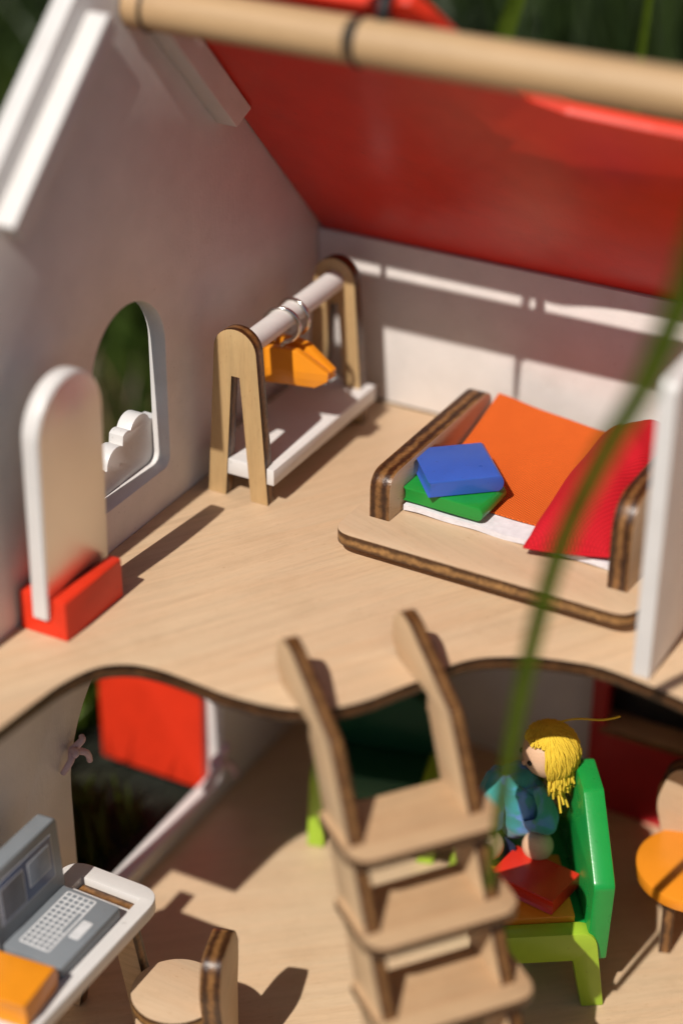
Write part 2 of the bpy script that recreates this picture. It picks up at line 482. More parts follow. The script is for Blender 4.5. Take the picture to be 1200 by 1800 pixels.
# roof battens glued inside the gable
def batten(ya, yb, front):
    k = math.atan(SL)
    if not front:
        d = Vector((0, -math.cos(k), math.sin(k)))
        o = Vector((0.5, ya, 8.70 + SL * -ya)); nrm = Vector((0, -math.sin(k), -math.cos(k)))
        L = (abs(yb) - abs(ya)) / math.cos(k)
    else:
        k = math.atan(0.92)
        d = Vector((0, -math.cos(k), -math.sin(k)))
        o = Vector((0.5, ya, 23.25 + 0.92 * (ya + 18.1))); nrm = Vector((0, math.sin(k), -math.cos(k)))
        L = (abs(yb) - abs(ya)) / math.cos(k)
    pts = rounded([(0, 0), (L, 0), (L - 0.5, 1.25), (0.5, 1.25)] if not front else [(0, 0), (L, 0), (L, 0.95), (0.3, 0.95)], 0.1 if not front else [0.5, 0.12, 0.12, 0.2])
    return plate('roof_batten', pts, 0.98, [M['wallwhite'], M['white']], fr(o, d, nrm), house, 0.04)
batten(-7.6, -13.3, False)
batten(-17.7, -24.6, True)
# --- right gable, out of the picture
plate('gable_wall', [gable_outline()], 0.9, [M['wallwhite'], M['white']], fr((40.5, 0, 0), (0, 1, 0), (0, 0, 1)), house, 0.06)
# --- back wall: upper and lower boards
plate('back_wall', [(0.03, 0.05), (39.98, 0.05), (39.98, 8.45), (0.03, 8.45)], 0.8, [M['wallwhite'], M['white']], fr((0, 0.4, 0), (1, 0, 0), (0, 0, 1)), house, 0.05)
plate('back_wall', [(0.03, H), (39.98, H), (39.98, -0.7), (0.03, -0.7)], 0.8, [M['wallwhite'], M['white']], fr((0, 0.4, 0), (1, 0, 0), (0, 0, 1)), house, 0.05)
# --- floors
edge = [(0.03, -32.0), (3.55, -31.9), (3.75, -29.2), (3.95, -27.6), (4.5, -26.1), (5.5, -25.3), (6.8, -25.05), (8.4, -25.12), (10.0, -25.22), (11.7, -25.06), (12.8, -24.72), (13.9, -24.05), (14.8, -23.0), (15.57, -21.6), (16.1, -20.6), (16.8, -19.0), (17.8, -17.95), (19.4, -17.1), (20.7, -16.7), (22.0, -16.5), (23.8, -16.7), (25.6, -17.05), (28, -17.6), (32, -19.5), (36, -22), (39.97, -25)]
upper = [(39.97, -0.02), (0.03, -0.02), (0.03, -32.0)] + smoothline(edge[1:], 6)
plate('upper_floor', upper, 0.62, [M['floor'], M['burntdark']], T(0, 0, -0.31), house, 0.03)
plate('lower_floor', [(0.03, 0.78), (39.97, 0.78), (39.97, -40), (0.03, -40)], 0.6, [M['floor2'], M['burnt']], T(0, 0, H - 0.3), house, 0.03)
# --- partition wall of the upper storey
plate('partition_wall', rounded([(-16.45, 0.01), (-0.03, 0.01), (-0.03, 8.4), (-9, 12.9), (-16.45, 12.9)], [0.1, 0, 0, 0.5, 0.5]), 0.72, [M['wallwhite'], M['white']], fr((23.55, 0, 0), (0, 1, 0), (0, 0, 1)), house, 0.06)
# --- red roof panel on the rear slope
k = math.atan(SL)
def ry(y): return abs(y) / math.cos(k)
roof_pts = [(0.04, -2.2), (39.96, -2.2), (39.96, ry(14.5)), (31, ry(14.5)), (29.2, ry(13.4)), (28.0, ry(11.2)), (26, ry(10.3)), (20, ry(10.35)), (16.6, ry(10.5)), (15.2, ry(10.9)), (14.2, ry(11.7)), (13.2, ry(13.0)), (12.5, ry(14.2)), (11.95, ry(14.8)), (11.4, ry(14.8)), (11.15, ry(14.5)), (0.04, ry(14.5))]
roof = plate('roof_panel', rounded(roof_pts, [0.1, 0.1, 0.2, 1, 1, 1.5, 1.5, 1, 1, 1, 1, 0.8, 0.5, 0.4, 0.3, 0.2, 0.2], 5), 0.6, [M['red'], M['redbase']], fr((0, 0.3 * math.sin(k), 8.75 + 0.3 * math.cos(k) - 0.0), (1, 0, 0), (0, -math.cos(k), math.sin(k))), house, 0.12)
# --- ridge dowel with elastic rings
rodpart = cylinder('ridge_dowel', (0.02, -14.95, 23.0), (39.98, -14.95, 23.0), 0.88, M['rod'], house, 56, 0.03)
for x in (0.95, 10.15):
    tubes('elastic_ring', [ring((x, -14.95, 23.0), 0.90, 40, 'X')], 0.085, M['black'], Matrix.Identity(4), rodpart, 3, cyclic=True)
for x, rr in ((2.75, 0.17), (10.9, 0.26)):
    tubes('roof_tie', [smoothline([(x - 0.2, -14.6, 23.55), (x, -14.75, 24.0), (x, -14.6, 24.45), (x, -14.1, 24.62)], 5)], rr, M['black'], Matrix.Identity(4), roof, 3)
# --- door swung out of the gable, and its cords
door = plate('door', rounded([(-7.15, -18.9), (-0.92, -18.9), (-0.92, -8.5), (-7.15, -8.5)], [0.15, 0.15, 0.15, 2]), 0.8, [M['redbase'], M['redbase']], fr((0, -10.05, 0), (1, 0, 0), (0, 0, 1)), house, 0.07)
def bow(c, s, seed):
    rnd = random.Random(seed)
    c = Vector(c)
    L = []
    for d in ((0.0, -0.9, -0.9), (0.5, 0.8, -1.0), (0.3, 0.5, 0.7), (0.5, -0.5, 0.1)):
        d = Vector(d) * s
        L.append(smoothline([tuple(c), tuple(c + d * 0.5 + Vector((0.25, rnd.uniform(-.1, .1), 0.2))), tuple(c + d)], 5))
    o = tubes('hinge_cord', L, 0.19 * s, M['pink'], Matrix.Identity(4), house, 3, lambda f: 1.15 - 0.35 * f)
    return o
bow((0.25, -22.6, -7.9), 0.85, 1)
bow((0.25, -11.1, -16.2), 1.2, 2)

# ================================================================== standing mirror
mir = thing('standing_mirror', 'white arched standing mirror in a red block base by the arched window', 'mirror', T(1.3, -23.2, 0))
base_prof = rounded([(0.2, 0.01), (2.48, 0.01), (2.48, 1.84), (1.86, 1.84), (1.78, 0.85), (0.86, 0.85), (0.94, 1.84), (0.24, 1.84)], [0.06, 0.06, 0.1, 0.05, 0.05, 0.05, 0.05, 0.1], 3)
plate('base', base_prof, 4.0, [M['redbase'], M['redbase']], fr((0, -23.2, 0), (1, 0, 0), (0, 0, 1)), mir, 0.05)
def arched(w_, z0, zt, r=None):
    r = w_ / 2 if r is None else r
    return [(-w_ / 2, z0), (w_ / 2, z0)] + arc(0, zt - r, r, 0, 180, 28)
lean = Vector((0.022, 0, 1)).normalized()
mo = Vector((1.3, -23.2, 0))
def mframe(off): return fr(mo + Vector((off, 0, 0)), (0, 1, 0), lean)
plate('mirror_body', arched(4.35, 0.87, 11.0), 0.72, [M['white'], M['white']], mframe(0), mir, 0.06)
plate('mirror_face', arched(4.2, 0.9, 10.92), 0.04, [M['mirror'], M['white']], mframe(0.385), mir, 0.012)

# ================================================================== clothes rack with two hangers
rack = thing('clothes_rack', 'wooden A-frame clothes rack with white rail and white tray by the gable wall', 'clothes rack', T(2.4, -7, 0))
def aframe(yc):
    cx = 2.42
    pts = [(0.86, 0.0), (1.78, 0.0)]
    pts += [(cx - 0.2, 6.1), (cx + 0.2, 6.1), (3.08, 0.0), (3.98, 0.0)]
    pts += [(cx + 1.08, 7.3)] + arc(cx, 7.3, 1.08, 8, 172, 16) + [(cx - 1.08, 7.3)]
    return plate('side_frame', pts, 0.62, [M['rackwood'], M['burnt']], fr((0, yc, 0), (1, 0, 0), (0, 0, 1)), rack, 0.03)
aframe(-11.5); aframe(-2.45)
cylinder('hanging_rail', (2.45, -11.25, 7.25), (2.42, -2.7, 7.25), 0.52, M['white'], rack)
# tray board with fingers reaching past the frame legs
tray = [(0.75, -2.0), (0.75, -11.1), (1.62, -11.1), (1.62, -11.75), (3.2, -11.75), (3.2, -11.1), (3.86, -11.1), (3.93, -11.8), (4.3, -11.8), (4.3, -2.0)]
plate('tray', rounded(list(reversed(tray)), 0.04, 2), 0.78, [M['white'], M['white']], T(0, 0, 1.5), rack, 0.03)

def hanger(y, tilt, label):
    o = Vector((2.45, y, 0))
    h = thing('clothes_hanger', label, 'hanger', T(2.45, y, 6.35), 'hangers on the toy clothes rail')
    ca, sa = math.cos(math.radians(tilt)), math.sin(math.radians(tilt))
    X = (ca, sa, 0)
    pts = [(-1.6, -1.62), (1.6, -1.62), (2.2, -1.25), (2.25, -0.85), (0.8, 0.08), (0.3, 0.15), (-0.3, 0.15), (-0.8, 0.08), (-2.25, -0.85), (-2.2, -1.25)]
    pts = [(a, b + 5.75) for a, b in pts]
    plate('hanger_body', rounded(pts, 0.08, 2), 0.46, [M['amber'], M['amber']], fr(o, X, (0, 0, 1)), h, 0.05)
    c = (0, 0, 6.98)
    pr = ring(c, 0.82, 30, 'Y', -70, 250)
    wire = [(0, 0, 5.7), (0, 0, 5.95)] + smoothline([(0.0, 0, 5.98), (0.12, 0, 6.12), pr[0]], 4)[1:] + pr[1:]
    tubes('hook', [wire], 0.11, M['metal'], fr(o, X, (-sa, ca, 0)), h, 3)
hanger(-7.75, 13, 'amber wooden clothes hanger on the white rail, nearer the camera')
hanger(-6.65, -7, 'amber wooden clothes hanger on the white rail, behind the other one')

# ================================================================== bed
BR = -1.2
BW = T(8.35, -13.95, 0, BR)
bed = thing('toy_bed', 'low plywood toy bed with scorched brown edges and two end boards', 'bed', BW)
def bl(world): return BW @ world
plate('bed_base', rounded([(0, 0), (13.9, 0), (13.9, 12.9), (0, 12.9)], 1.0, 8), 0.62, [M['birchp'], M['burntlight']], bl(T(0, 0, 0.80)), bed, 0.04)
# end boards (local yz)
plate('end_board', rounded([(1.9, 1.0), (12.0, 1.0), (12.0, 3.25), (1.9, 3.25)], [0, 0, 0.9, 0.9], 8), 0.98, [M['birchp'], M['burnt']], bl(fr((1.35, 0, 0), (0, 1, 0), (0, 0, 1))), bed, 0.05)
plate('end_board', rounded([(1.7, 1.0), (12.0, 1.0), (12.0, 5.2), (1.7, 5.2)], [0, 0, 1.6, 1.6], 10), 0.92, [M['birchp'], M['burnt']], bl(fr((12.55, 0, 0), (0, 1, 0), (0, 0, 1))), bed, 0.05)
for x in (1.35, 12.55):
    plate('foot_rail', rounded([(1.0, 0.0), (12.2, 0.0), (12.2, 0.6), (1.0, 0.6)], [0.2, 0.2, 0, 0], 4), 0.85, [M['birchp'], M['burnt']], bl(fr((x, 0, 0), (0, 1, 0), (0, 0, 1))), bed, 0.03)

def felt_fn(u, v):
    x = 1.95 + u * 10.0; y = 2.95 + v * 9.5
    z = 1.42 + 0.03 * math.sin(u * 9 + 1) * (1 - v) + 0.03 * math.sin(u * 23) * (1 - v) ** 3 + 0.75 * max(0, (v - 0.35) / 0.65) ** 1.6
    y += 0.10 * math.sin(u * 5) * (1 - v) + (0.25 * (u - 0.5) ** 2) * (1 - v)
    return (x, y, z)
mat_o = grid('felt_mattress', felt_fn, 60, 30, M['felt'], BW, None, 0.26)
tag(mat_o, 'thin white felt mattress lying on the plywood bed', 'mattress')
def blanket_fn(u, v):
    x = 1.98 + u * 9.95; y = 4.2 + v * 8.2
    lift = max(0, (v - 0.3) / 0.7) ** 1.6
    z = 1.53 + 0.80 * lift + 0.06 * math.sin(u * 6 + 2 * v) * v
    z += 0.32 * v * v * (math.exp(-((u - 0.0) / 0.22) ** 2)) * 1.4
    z += 0.05 * math.sin(u * 14 + v * 3) * v * v
    y += 0.08 * math.sin(u * 4 + 1) * (1 - v) + 0.08 * math.sin(u * 7) * v
    return (x, y, z)
bl_o = grid('blanket', blanket_fn, 70, 50, M['orangefab'], BW, None, 0.07)
tag(bl_o, 'orange cotton blanket spread over the white felt mattress', 'blanket')

# pillow leaning on the taller end board
A = Vector((16.55, -12.0, 1.62)); B = Vector((20.0, -11.2, 1.75)); Cc = Vector((20.3, -3.2, 3.6)); D = Vector((16.6, -2.2, 2.6))
def pillow_side(sgn):
    n = (B - A).cross(D - A).normalized()
    def fn(u, v):
        p = A * (1 - u) * (1 - v) + B * u * (1 - v) + Cc * u * v + D * (1 - u) * v
        e = max(0, math.sin(math.pi * u)) ** 0.5 * max(0, math.sin(math.pi * v)) ** 0.42
        pinch = 1 - 0.06 * (4 * v * (1 - v))
        c = (A + B + Cc + D) / 4
        h = (2.2 if sgn > 0 else 0.12) * e
        wr_ = 0.22 * math.sin(v * 17 + u * 6) * (1 - e) + 0.13 * math.sin(u * 12 - v * 7 + 1) * (0.4 + u) + 0.07 * math.sin(v * 22 + u * 9) * u
        q = c + (p - c) * (1 + 0.07 * (4 * v * (1 - v)) * (1 - 4 * u * (1 - u)) + 0.02 * (4 * u * (1 - u)) * (1 - 4 * v * (1 - v)))
        return q + n * (sgn * h + wr_ * e)
    return fn
def pillow():
    n = 44
    bm = bmesh.new()
    for s in (1, -1):
        f = pillow_side(s)
        vs = [[bm.verts.new(Vector(f(i / n, j / n)) * U) for i in range(n + 1)] for j in range(n + 1)]
        for j in range(n):
            for i in range(n):
                bm.faces.new((vs[j][i], vs[j][i + 1], vs[j + 1][i + 1], vs[j + 1][i]))
    bmesh.ops.remove_doubles(bm, verts=bm.verts, dist=2e-5)
    bmesh.ops.recalc_face_normals(bm, faces=bm.faces)
    me = bpy.data.meshes.new('pillow'); bm.to_mesh(me); bm.free()
    finish(me, [M['redfab']], 1.4)
    return link('pillow', me, Matrix.Identity(4), None)
pil = pillow()
tag(pil, 'crumpled red cotton pillow leaning on the taller bed end', 'pillow')
_f = pillow_side(1); _k = 30
_edge = [_f(i_ / _k, 0) for i_ in range(_k)] + [_f(1, i_ / _k) for i_ in range(_k)] + [_f(1 - i_ / _k, 1) for i_ in range(_k)] + [_f(0, 1 - i_ / _k) for i_ in range(_k)]
tubes('seam', [[tuple(q_) for q_ in _edge]], 0.07, M['redfab'], Matrix.Identity(4), pil, 3, cyclic=True)

# ================================================================== toy books
def book(label, c, rz, L, wd, h, mat, group='small painted wooden books', rx=0.0, ry_=0.0):
    """block with a bulging spine and a hollow fore-edge, lying flat; L along local x, spine at +y side"""
    hw, hh = wd / 2, h / 2
    prof = [(-hw, -hh), (hw - 0.18, -hh)] + arc(hw - 0.2, 0, 0.26, -75, 75, 6, hh * 0.98) + [(hw - 0.18, hh), (-hw, hh)] + [(-hw + 0.12, hh * 0.6), (-hw + 0.15, 0), (-hw + 0.12, -hh * 0.6)]
    R = T(*c, rz) @ Matrix.Rotation(math.radians(rx), 4, 'X') @ Matrix.Rotation(math.radians(ry_), 4, 'Y')
    o = plate('toy_book', rounded(prof, 0.09, 3), L, [mat, mat], R @ fr((0, 0, 0), (0, 1, 0), (0, 0, 1)), None, 0.05, 0.5)
    return tag(o, label, 'book', group)
book('blue wooden toy book lying askew on the green one', (11.95, -9.05, 2.68), -50.0, 3.15, 3.35, 0.78, M['blue'])
book('green wooden toy book on the orange blanket, under the blue one', (12.2, -9.75, 1.92), -92.0, 2.35, 3.85, 0.68, M['green'])

# ================================================================== ladder hooked on the upper floor
la = math.radians(51.8)
lu = Vector((math.cos(la), math.sin(la), 0)); lw = Vector((lu.y, -lu.x, 0))
L0 = Vector((13.33, -24.84, 0))
ladder = thing('toy_ladder', 'plywood step ladder hooked over the wavy edge of the upper floor', 'ladder', T(22, -27, H))
rin = lambda z: 1.01 + 0.536 * -z
rail_pts = [(-2.2, 0.03), (-2.75, 0.7), (-2.65, 1.7), (-2.0, 2.35), (-1.2, 2.2), (2.45, 0.35), (3.2, -0.85), (rin(H) + 2.05, 0.02 + H), (rin(H) - 0.95, 0.02 + H), (0.72, -0.72), (0.6, -0.66), (0.6, 0.03)]
rail_pts = rounded(list(reversed(rail_pts)), [0.05, 0.05, 0.1, 0.3, 0.3, 0.6, 0.8, 0.5, 0.6, 0.5, 0.5, 0.2], 6)
for s in (0.1, 5.05):
    plate('side_rail', rail_pts, 0.6, [M['birch'], M['burnt']], fr(L0 + lu * s, lw, (0, 0, 1)), ladder, 0.03)
for i in range(5):
    z = -3.3 - 2.94 * i
    pts = [(-0.45, -0.75), (5.95, -0.75), (5.95, 2.7), (-0.45, 2.7)]
    plate('tread', rounded(pts, [0.15, 0.15, 1.0, 1.0], 7), 0.46, [M['tread'], M['burntdark']], fr(L0 + lw * rin(z) + Vector((0, 0, z)), lu, lw), ladder, 0.04)

# ================================================================== desk, laptop, amber book, wooden chair
desk = thing('toy_desk', 'white toy desk with rounded corners and plywood legs beside the door', 'desk', T(3.7, -30, H))
dz = -12.0
top = rounded([(1.35, -24.6), (1.35, -36.5), (6.1, -36.5), (6.1, -24.6)], 1.1, 8)
slot = [(2.45, -26.2), (2.45, -25.45), (5.4, -25.45), (5.4, -26.2)]
slot2 = [(2.45, -35.4), (2.45, -34.7), (5.35, -34.7), (5.35, -35.4)]
plate('desk_top', [list(reversed(top)), slot, slot2], 0.7, [M['white'], M['white']], T(0, 0, dz - 0.35), desk, 0.06)
for y in (-25.83, -35.05):
    lg = [(1.1, H + 0.01), (2.3, H + 0.01), (3.2, dz - 2.0), (4.4, dz - 2.0), (5.3, H + 0.01), (6.5, H + 0.01), (5.25, dz - 0.75), (5.25, dz - 0.28), (2.55, dz - 0.28), (2.55, dz - 0.75)]
    plate('leg_frame', rounded(lg, 0.12, 3), 0.6, [M['birch'], M['burnt']], fr((0, y, 0), (1, 0, 0), (0, 0, 1)), desk, 0.03)

lap = thing('toy_laptop', 'grey wooden toy laptop with printed keyboard open on the white desk', 'laptop', T(4, -29, dz))
lb = box('keyboard_base', (2.95, 4.25, 0.62), T(3.95, -28.95, dz + 0.32), M['grey'], lap, 0.09, 2)
lid_w = fr((2.15, -28.95, dz + 0.02), (0, 1, 0), (-0.06, 0, 1))
ld = plate('lid', rounded([(-2.35, 0), (2.25, 0), (2.25, 4.1), (-2.35, 4.1)], [0, 0, 0.3, 0.3], 4), 0.84, [M['grey'], M['grey']], lid_w, lap, 0.07)
def lidplate(name, x0, x1, y0, y1, d, mat, r=0.05, par=None, th=0.012):
    wm = lid_w @ Matrix.Translation((0, 0, (0.42 + d) * U))
    return plate(name, rounded([(x0, y0), (x1, y0), (x1, y1), (x0, y1)], r, 2), th, [mat, mat], wm, par or ld, 0.002)
lidplate('screen_border', -1.95, 1.72, 1.38, 3.55, 0.004, M['screenline'], 0.04)
lidplate('screen_picture', -1.90, 1.67, 1.43, 3.50, 0.012, M['screen'], 0.03)
for (a, b, c, d) in ((-1.85, -0.28, 1.5, 3.2), (0.0, 1.5, 1.95, 3.2)):
    lidplate('window_frame', a, b, c, d, 0.020, M['screenline'], 0.05)
    lidplate('window_image', a + 0.05, b - 0.05, c + 0.05, d - 0.05, 0.028, M['screenwin'] if a > -1 else M['screengrey'], 0.03)
lines_v = []
def kb(name, x0, x1, y0, y1, d, mat, r=0.08, th=0.012):
    return plate(name, rounded([(x0, y0), (x1, y0), (x1, y1), (x0, y1)], r, 3), th, [mat, mat], T(0, 0, dz + 0.63 + d), lb, 0.002)
kx0, kx1, ky0, ky1 = 2.92, 4.42, -30.55, -27.05
kb('keyboard_print', kx0, kx1, ky0, ky1, 0.004, M['keywhite'], 0.12)
kb('trackpad', 4.55, 5.05, -29.4, -28.25, 0.004, M['keywhite'], 0.1)
bm = bmesh.new()
rows, colsn = 5, 12
cw, rh = (ky1 - ky0 - 0.1) / colsn, (kx1 - kx0 - 0.1) / rows
for r_ in range(rows):
    c_ = 0
    while c_ < colsn:
        span = 5 if (r_ == rows - 1 and c_ == 4) else 1
        x = kx0 + 0.05 + (r_ + 0.5) * rh; y = ky0 + 0.05 + (c_ + span / 2) * cw
        mm = Matrix.Translation((x * U, y * U, (dz + 0.63 + 0.015) * U)) @ Matrix.Diagonal((rh * 0.68 * U, (cw * span - cw * 0.32) * U, 0.016 * U, 1))
        bmesh.ops.create_cube(bm, size=1.0, matrix=mm)
        c_ += span
me = bpy.data.meshes.new('keys'); bm.to_mesh(me); bm.free(); finish(me, [M['grey']], 0.6)
keys = link('keys', me, Matrix.Identity(4), lb); keys['kind'] = 'stuff'

book('amber wooden toy book lying on the white desk beside the laptop', (4.2, -32.95, dz + 0.68), 6.0, 3.0, 2.6, 1.15, M['amber'])

def chair(name, label, cx, cy, face, seatmat, seat_z, backw, backh, group=None, seat_r=2.25):
    """round-seated toy chair; local +x is where the sitter looks"""
    CW = T(cx, cy, 0, face)
    ch = thing(name, label, 'chair', T(cx, cy, H), group)
    plate('seat', arc(0, 0, seat_r, 0, 360, 40)[:-1], 0.62, [seatmat, M['burntlight'] if seatmat is M['birchp'] else seatmat], CW @ T(0, 0, seat_z - 0.31), ch, 0.06)
    bo = rounded([(-backw * 0.36, H + 0.01), (-backw * 0.16, H + 0.01), (-0.2, H + 1.6), (0.2, H + 1.6), (backw * 0.16, H + 0.01), (backw * 0.36, H + 0.01), (backw * 0.40, seat_z - 0.2), (backw * 0.5, seat_z + backh * 0.45), (backw * 0.36, seat_z + backh), (-backw * 0.36, seat_z + backh), (-backw * 0.5, seat_z + backh * 0.45), (-backw * 0.40, seat_z - 0.2)], [0.1, 0.1, 0.2, 0.2, 0.1, 0.1, 1.5, 2.5, 0.9, 0.9, 2.5, 1.5], 7)
    plate('backrest', bo, 0.9, [M['birchp'], M['burnt']], CW @ fr((-seat_r + 0.05, 0, 0), (0, 1, 0), (0, 0, 1)), ch, 0.05)
    for s in (-1, 1):
        plate('leg', rounded([(-0.1, H + 0.01), (0.5, H + 0.01), (0.3, seat_z - 0.63), (-0.6, seat_z - 0.63)], 0.06, 2), 0.55, [M['birchp'], M['burnt']], CW @ fr((1.15, s * 1.05, 0), (1, 0, 0), (0, 0, 1)), ch, 0.03)
    return ch
chair('toy_chair', 'plain plywood toy chair with round seat and scorched edges by the desk', 7.85, -26.55, 197, M['birchp'], -15.2, 3.3, 3.0, 'round-seated toy chairs', 1.95)
chair('toy_chair', 'toy chair with orange round seat and plain wooden back near the red cupboard', 24.5, -8.4, -72, M['orangeseat'], -15.0, 4.2, 3.6, 'round-seated toy chairs', 2.75)

# ================================================================== green sofas, cushion, red book
def sofa(label, ox, oy, rz, length, name='toy_sofa', backtop=5.5, dep=5.0, green=None, shoulder=4.6, cham=3.4):
    """local origin: outer front foot of the backrest end; x across (backrest at x = 0), y along the length"""
    SW = T(ox, oy, 0, rz)
    green = green or M['sofagreen']
    s = thing(name, label, 'sofa', T(ox, oy, H), 'green toy seats')
    e_ = 5.0 - dep
    prof = [(0.5, H + 0.01), (-0.5, H + 0.01), (-1.05, H + 2.75), (-4.0 + e_, H + 2.75), (-4.5 + e_, H + 0.01), (-5.5 + e_, H + 0.01), (-4.9 + e_, H + 4.3), (-0.1, H + 4.3)]
    prof = rounded(list(reversed(prof)), [0.9, 0.9, 0.1, 0.1, 0.1, 0.1, 0.1, 0.1], 7)
    for y in (0.45, length - 0.45):
        plate('end_frame', prof, 0.85, [M['lime'], M['lime']], SW @ fr((0, y, 0), (1, 0, 0), (0, 0, 1)), s, 0.06)
    box('seat', (4.2 - e_, length - 1.9, 1.5), SW @ T(-2.5 + e_ / 2, length / 2, H + 3.35), green, s, 0.08)
    zb, zt = H + 2.4, H + 4.1 + backtop
    bp = rounded([(0.35, zb), (length - 0.35, zb), (length + 0.1, zb + shoulder), (length - cham, zt), (cham, zt), (-0.1, zb + shoulder)], [0.3, 0.3] + [0.5 if cham > 2 else 2.2] * 4, 6)
    plate('backrest', bp, 0.95, [green, green], SW @ fr((0.05, 0, 0), (0, 1, 0.0), (0, 0, 1)), s, 0.09)
    return s, SW
so1, SW = sofa('green toy sofa with lime end frames and the doll sitting on it', 22.4, -15.1, 33.0, 9.0)
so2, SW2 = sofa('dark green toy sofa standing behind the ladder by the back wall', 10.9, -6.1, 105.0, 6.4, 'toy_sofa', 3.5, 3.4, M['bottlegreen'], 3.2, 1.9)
cu = box('seat_cushion', (3.7, 4.2, 0.5), SW @ T(-2.75, 3.0, H + 4.36), M['orangeseat'], None, 0.08)
tag(cu, 'flat orange cushion board on the green sofa seat', 'cushion')
p = SW @ Vector((-2.4 * U, 2.95 * U, (H + 5.03) * U)) / U
book('red wooden toy book lying on the orange sofa cushion', (p.x, p.y, p.z), -8, 3.3, 2.5, 0.8, M['bookred'], rx=0, ry_=0)

# ================================================================== doll
def dl(x, y, z): return SW @ Vector((x * U, y * U, (H + z) * U)) / U
doll = thing('doll', 'yarn-haired doll in a blue and teal shirt slumped on the green sofa', 'doll', T(*dl(-2.5, 5.6, 4.3)))
def skin_body(name, pts, edges, radii, mat, parent, sub=2, wrinkle=0.0):
    me = bpy.data.meshes.new(name)
    me.from_pydata([Vector(p) * U for p in pts], edges, [])
    o = bpy.data.objects.new(name, me); COL.objects.link(o)
    mod = o.modifiers.new('s', 'SKIN'); mod.use_smooth_shade = True
    sv = me.skin_vertices[0].data if len(me.skin_vertices) else None
    for i, r in enumerate(radii):
        r = r if isinstance(r, tuple) else (r, r)
        sv[i].radius = (r[0] * U, r[1] * U)
        sv[i].use_root = (i == 0)
    ss = o.modifiers.new('u', 'SUBSURF'); ss.levels = sub; ss.render_levels = sub
    dg = bpy.context.evaluated_depsgraph_get()
    m2 = bpy.data.meshes.new_from_object(o.evaluated_get(dg))
    bpy.data.objects.remove(o)
    if wrinkle:
        m2.update()
        for v in m2.vertices:
            c = v.co / U
            k = math.sin(c.x * 4.1 + c.z * 2.3) * math.sin(c.y * 3.7 - c.z * 3.1) + 0.6 * math.sin(c.x * 8 - c.y * 7 + c.z * 1.5)
            v.co += v.normal * (wrinkle * k * U)
    m2.materials.clear(); finish(m2, [mat], 2.5)
    return link(name, m2, Matrix.Identity(4), parent)
hip = dl(-2.6, 5.7, 5.2); chest = dl(-3.0, 5.7, 7.4); neck = dl(-2.9, 5.5, 9.4)
shL = dl(-4.0, 5.7, 8.6); elL = dl(-4.3, 5.0, 7.2)
shR = dl(-2.0, 5.2, 8.2); elR = dl(-1.9, 4.7, 7.1); haR = dl(-2.05, 4.4, 5.75); haL = dl(-4.3, 4.3, 6.0)
knL = dl(-3.5, 5.2, 4.95); knR = dl(-3.6, 6.4, 4.95); ftL = dl(-4.3, 5.1, 4.8); ftR = dl(-4.4, 6.5, 4.8)
skin_body('shirt', [hip, chest, neck, shL, elL, shR, elR, dl(-2.0, 4.5, 6.4), dl(-4.2, 4.6, 6.5)], [(0, 1), (1, 2), (1, 3), (3, 4), (1, 5), (5, 6), (6, 7), (4, 8)],
          [1.2, 1.2, 0.75, 0.8, 0.8, 0.8, 0.9, 0.85, 0.7], M['shirt'], doll, 3, 0.07)
skin_body('trousers', [hip, knL, ftL, knR, ftR], [(0, 1), (1, 2), (0, 3), (3, 4)], [0.9, 0.6, 0.45, 0.6, 0.45], M['pants'], doll)
ball('hand', tuple(haR), 0.72, M['skin'], doll)
ball('hand', tuple(haL), 0.68, M['skin'], doll)
HC = dl(-1.55, 5.7, 10.05); HR = 1.22
face = (SW.to_3x3() @ Vector((-0.97, -0.20, -0.15))).normalized()
side = face.cross(Vector((0, 0, 1))).normalized(); upv = side.cross(face).normalized()
head = ball('head', tuple(HC), HR, M['skin'], doll, (1, 1, 1.02), 40)
def on_head(a, b, r=1.0):
    """a: degrees round from the face, b: degrees up"""
    a, b = math.radians(a), math.radians(b)
    return HC + (face * math.cos(a) * math.cos(b) + side * math.sin(a) * math.cos(b) + upv * math.sin(b)) * HR * r
for a in (-24, 24):
    q = on_head(a, 4, 1.0)
    ball('eye', tuple(q), 0.13, M['eye'], head, (1, 1, 1), 16)
ball('nose', tuple(on_head(0, -10, 1.0)), 0.14, M['skin'], head, (1, 1, 1), 16)
tubes('mouth', [[tuple(on_head(a, -30 - 6 * math.cos(math.radians(a * 4)), 1.0)) for a in range(-18, 19, 4)]], 0.035, M['maroon'], Matrix.Identity(4), head, 2)
rnd = random.Random(3)
strands = []
for i in range(420):
    a = rnd.uniform(62, 298) if i % 5 else rnd.uniform(-70, 70)
    short = (a < 66 or a > 294)
    b_end = rnd.uniform(40, 58) if short else -rnd.uniform(25, 65)
    rr = 1.04 + rnd.uniform(0, 0.10)
    pts = []
    for k in range(13):
        f = k / 12
        b_ = 88 + (b_end - 88) * f
        aa = a + 9 * math.sin(f * 3 + i) * f
        pts.append(on_head(aa + 1.5 * math.sin(f * 31 + i * 2.1), b_, rr + 0.035 * math.sin(f * 17 + i * 1.7)))
    if not short:
        dn = rnd.uniform(0.4, 1.1) * (1.5 if 60 < a < 200 else 0.8)
        last = pts[-1]; outv = (last - HC); outv.z = 0; outv = outv.normalized()
        for k in range(1, 6):
            pts.append(last + Vector((0, 0, -dn * k / 5)) + outv * (0.10 * k / 5 + 0.05 * math.sin(k + i)))
    strands.append([tuple(p_) for p_ in pts])
